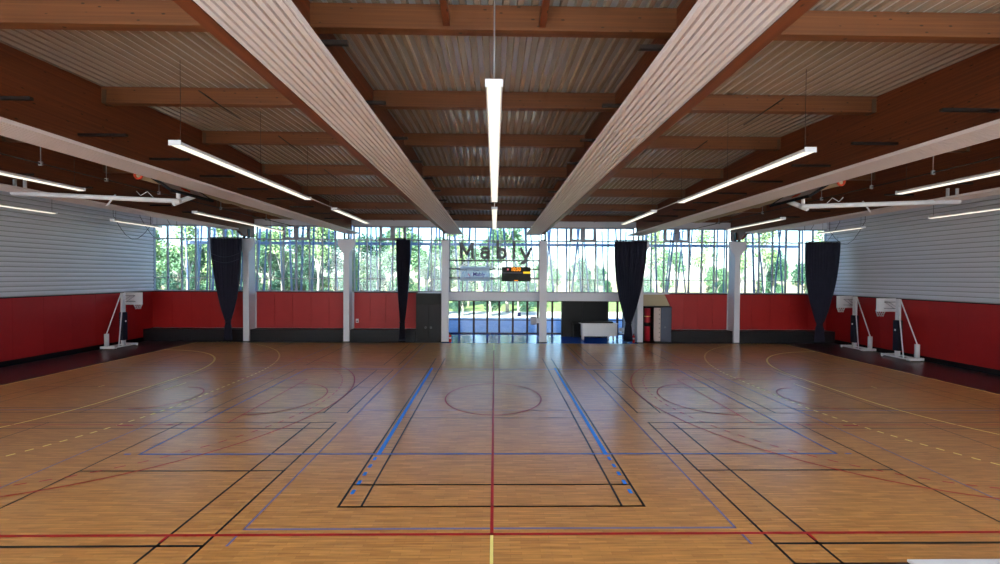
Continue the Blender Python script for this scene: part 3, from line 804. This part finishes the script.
def leaf_cloud(seed, blobs, n, size):
    rr = random.Random(seed); m = MB()
    tot = sum(b[3]**2 for b in blobs)
    for (bx, by, bz, br, fz) in blobs:
        for _ in range(int(n*br**2/tot)):
            while True:
                p = Vector((rr.uniform(-1, 1), rr.uniform(-1, 1), rr.uniform(-1, 1)))
                if .25 < p.length < 1: break
            c = Vector((bx+p.x*br, by+p.y*br, bz+p.z*br*fz))
            a = Vector((rr.gauss(0, 1), rr.gauss(0, 1), rr.gauss(0, 1))).normalized(); u = a.orthogonal().normalized(); w = a.cross(u); s = size*rr.uniform(.6, 1.3)
            m.quadface([c-u*s, c-w*s*.55, c+u*s, c+w*s*.55])
    return m
def tree_proto(name, seed, H, r, n, size, leaf, trunk_r, low=.25, bushy=False):
    rr = random.Random(seed); t = empty(name, (0, 0, 0), 'x', 'tree')
    tr = MB(); P = [(rr.uniform(-.2, .2)*k*.4, rr.uniform(-.2, .2)*k*.3, H*.9*k/5) for k in range(6)]
    tr.tube(P, [trunk_r*(1-.16*k) for k in range(6)], 8)
    blobs = []
    for k in range(11 if not bushy else 7):
        a = rr.uniform(0, 2*PI); h = H*(low+(1-low)*rr.random()**.8); d = r*rr.uniform(.2, .75)*(1.15-.55*h/H)
        b = (d*math.cos(a), d*math.sin(a), h*.93, r*rr.uniform(.3, .55), rr.uniform(.7, 1.1)); blobs.append(b)
        kk = min(4, int(h/H*4.4)); q = P[kk]
        if h > .3*H: tr.tube([q, ((q[0]+b[0])/2, (q[1]+b[1])/2, (q[2]*.4+b[2]*.6)), b[:3]], [trunk_r*.4, trunk_r*.28, trunk_r*.12], 6)
    tr.build('trunk', 'bark', t)
    leaf_cloud(seed+50, blobs, n, size).build('crown', leaf, t)
    return t
protos = [tree_proto('broadleaf_tree', 11, 11.5, 3.3, 5200, .17, 'leafA', .26),
          tree_proto('broadleaf_tree', 12, 12.5, 2.9, 3000, .16, 'leafC', .22, .35),
          tree_proto('broadleaf_tree', 13, 10.5, 3.4, 5600, .18, 'leafB', .3, .15),
          tree_proto('slender_tree', 14, 12.0, 1.9, 1100, .15, 'leafC', .17, .5)]
used = [False]*4
def place(i, x, y, sc, label, group):
    if not used[i]:
        used[i] = True; t = protos[i]; t.location = (x, y, -.02); t.scale = (sc,)*3; t.rotation_euler.z = x
    else:
        t = dup(protos[i], (x, y, -.02), x*1.7, sc=(sc,)*3)
    t['label'] = label; t['group'] = group
rt = random.Random(5)
# dense stand on the left
for j in range(24):
    x = -52+j*2.35+rt.uniform(-.8, .8); y = rt.choice((31, 35, 40, 44))+rt.uniform(-1, 1)
    place(rt.choice((0, 1, 2, 2, 0)), x*(y/36), y, rt.uniform(.72, 1.05), 'leafy tree in the dense stand outside behind the left and centre windows', 'dense trees outside, left and centre')
for x, y in ((-21.5, 24), (-17.4, 23), (-9.0, 23), (-26, 22), (-31, 24)):
    place(3, x, y, 1.0, 'slender tree with a pale bare trunk close outside the left windows', 'slender pale trees outside the left windows')
for j in range(17):
    place(2, (-50+j*3.3)+rt.uniform(-.6, .6), 28.5+rt.uniform(-.5, .5), rt.uniform(.42, .5), 'low bushy dark tree filling in under the taller stand outside the left windows', 'low bushy trees outside, left')
for j in range(26):
    x = 5+j*2.9+rt.uniform(-1, 1); y = rt.uniform(44, 62)
    place(rt.choice((0, 2, 2)), x*1.05, y, rt.uniform(.55, .9)*(.8 if j < 7 else 1), 'lower rounded tree standing farther out behind the right windows', 'rounded trees outside, right')
for x, y in ((17, 25), (21.5, 24), (26, 25), (30, 27), (34, 24), (38.5, 26)):
    place(3, x, y, rt.uniform(.9, 1.05), 'slender tree with thin leaning trunk close outside the right windows', 'slender trees outside the right windows')
for j in range(22):
    x = -210+j*20+rt.uniform(-5, 5)
    place(rt.choice((0, 2)), x, 230+rt.uniform(-15, 15), rt.uniform(1.0, 1.35), 'distant tree in the tree line beyond the pale field', 'distant tree line')

# ------------------------------------------------------------------ light
sun = bpy.data.lights.new('sun', 'SUN'); sun.energy = 4.6; sun.angle = .01; sun.color = (1, .95, .86)
so = bpy.data.objects.new('sun', sun); COL.objects.link(so)
d = Vector((.35, 1, -.66)); so.rotation_euler = d.to_track_quat('-Z', 'Y').to_euler()
wd = bpy.data.worlds.new('sky'); SC.world = wd; wd.use_nodes = True
nt = wd.node_tree; L = nt.links; bg = nt.nodes['Background']
sky = nt.nodes.new('ShaderNodeTexSky'); sky.sky_type = 'NISHITA'; sky.sun_disc = False; sky.sun_elevation = math.radians(34); sky.sun_rotation = math.radians(200)
sky.air_density = 1.0; sky.dust_density = .6; sky.ozone_density = 2.0
L.new(sky.outputs[0], bg.inputs['Color']); bg.inputs['Strength'].default_value = .1

# ------------------------------------------------------------------ camera
cam = bpy.data.cameras.new('camera'); co = bpy.data.objects.new('camera', cam); COL.objects.link(co)
cam.sensor_width = 36; cam.lens = 372.68*36/1000; cam.clip_end = 2000; cam.clip_start = .05
yaw, pit, rol = .01431543, .01490904, -.00584110
f = Vector((math.sin(yaw)*math.cos(pit), math.cos(yaw)*math.cos(pit), -math.sin(pit)))
r = f.cross(Vector((0, 0, 1))).normalized(); dn = f.cross(r)
r2 = r*math.cos(rol)+dn*math.sin(rol); d2 = dn*math.cos(rol)-r*math.sin(rol)
mt = Matrix((( r2.x, -d2.x, -f.x, .0257), (r2.y, -d2.y, -f.y, -14.064), (r2.z, -d2.z, -f.z, 4.595), (0, 0, 0, 1)))
co.matrix_world = mt
SC.camera = co
vs = SC.view_settings; vs.view_transform = 'Standard'; vs.look = 'None'; vs.gamma = 1; vs.use_curve_mapping = False; vs.exposure = 2.5
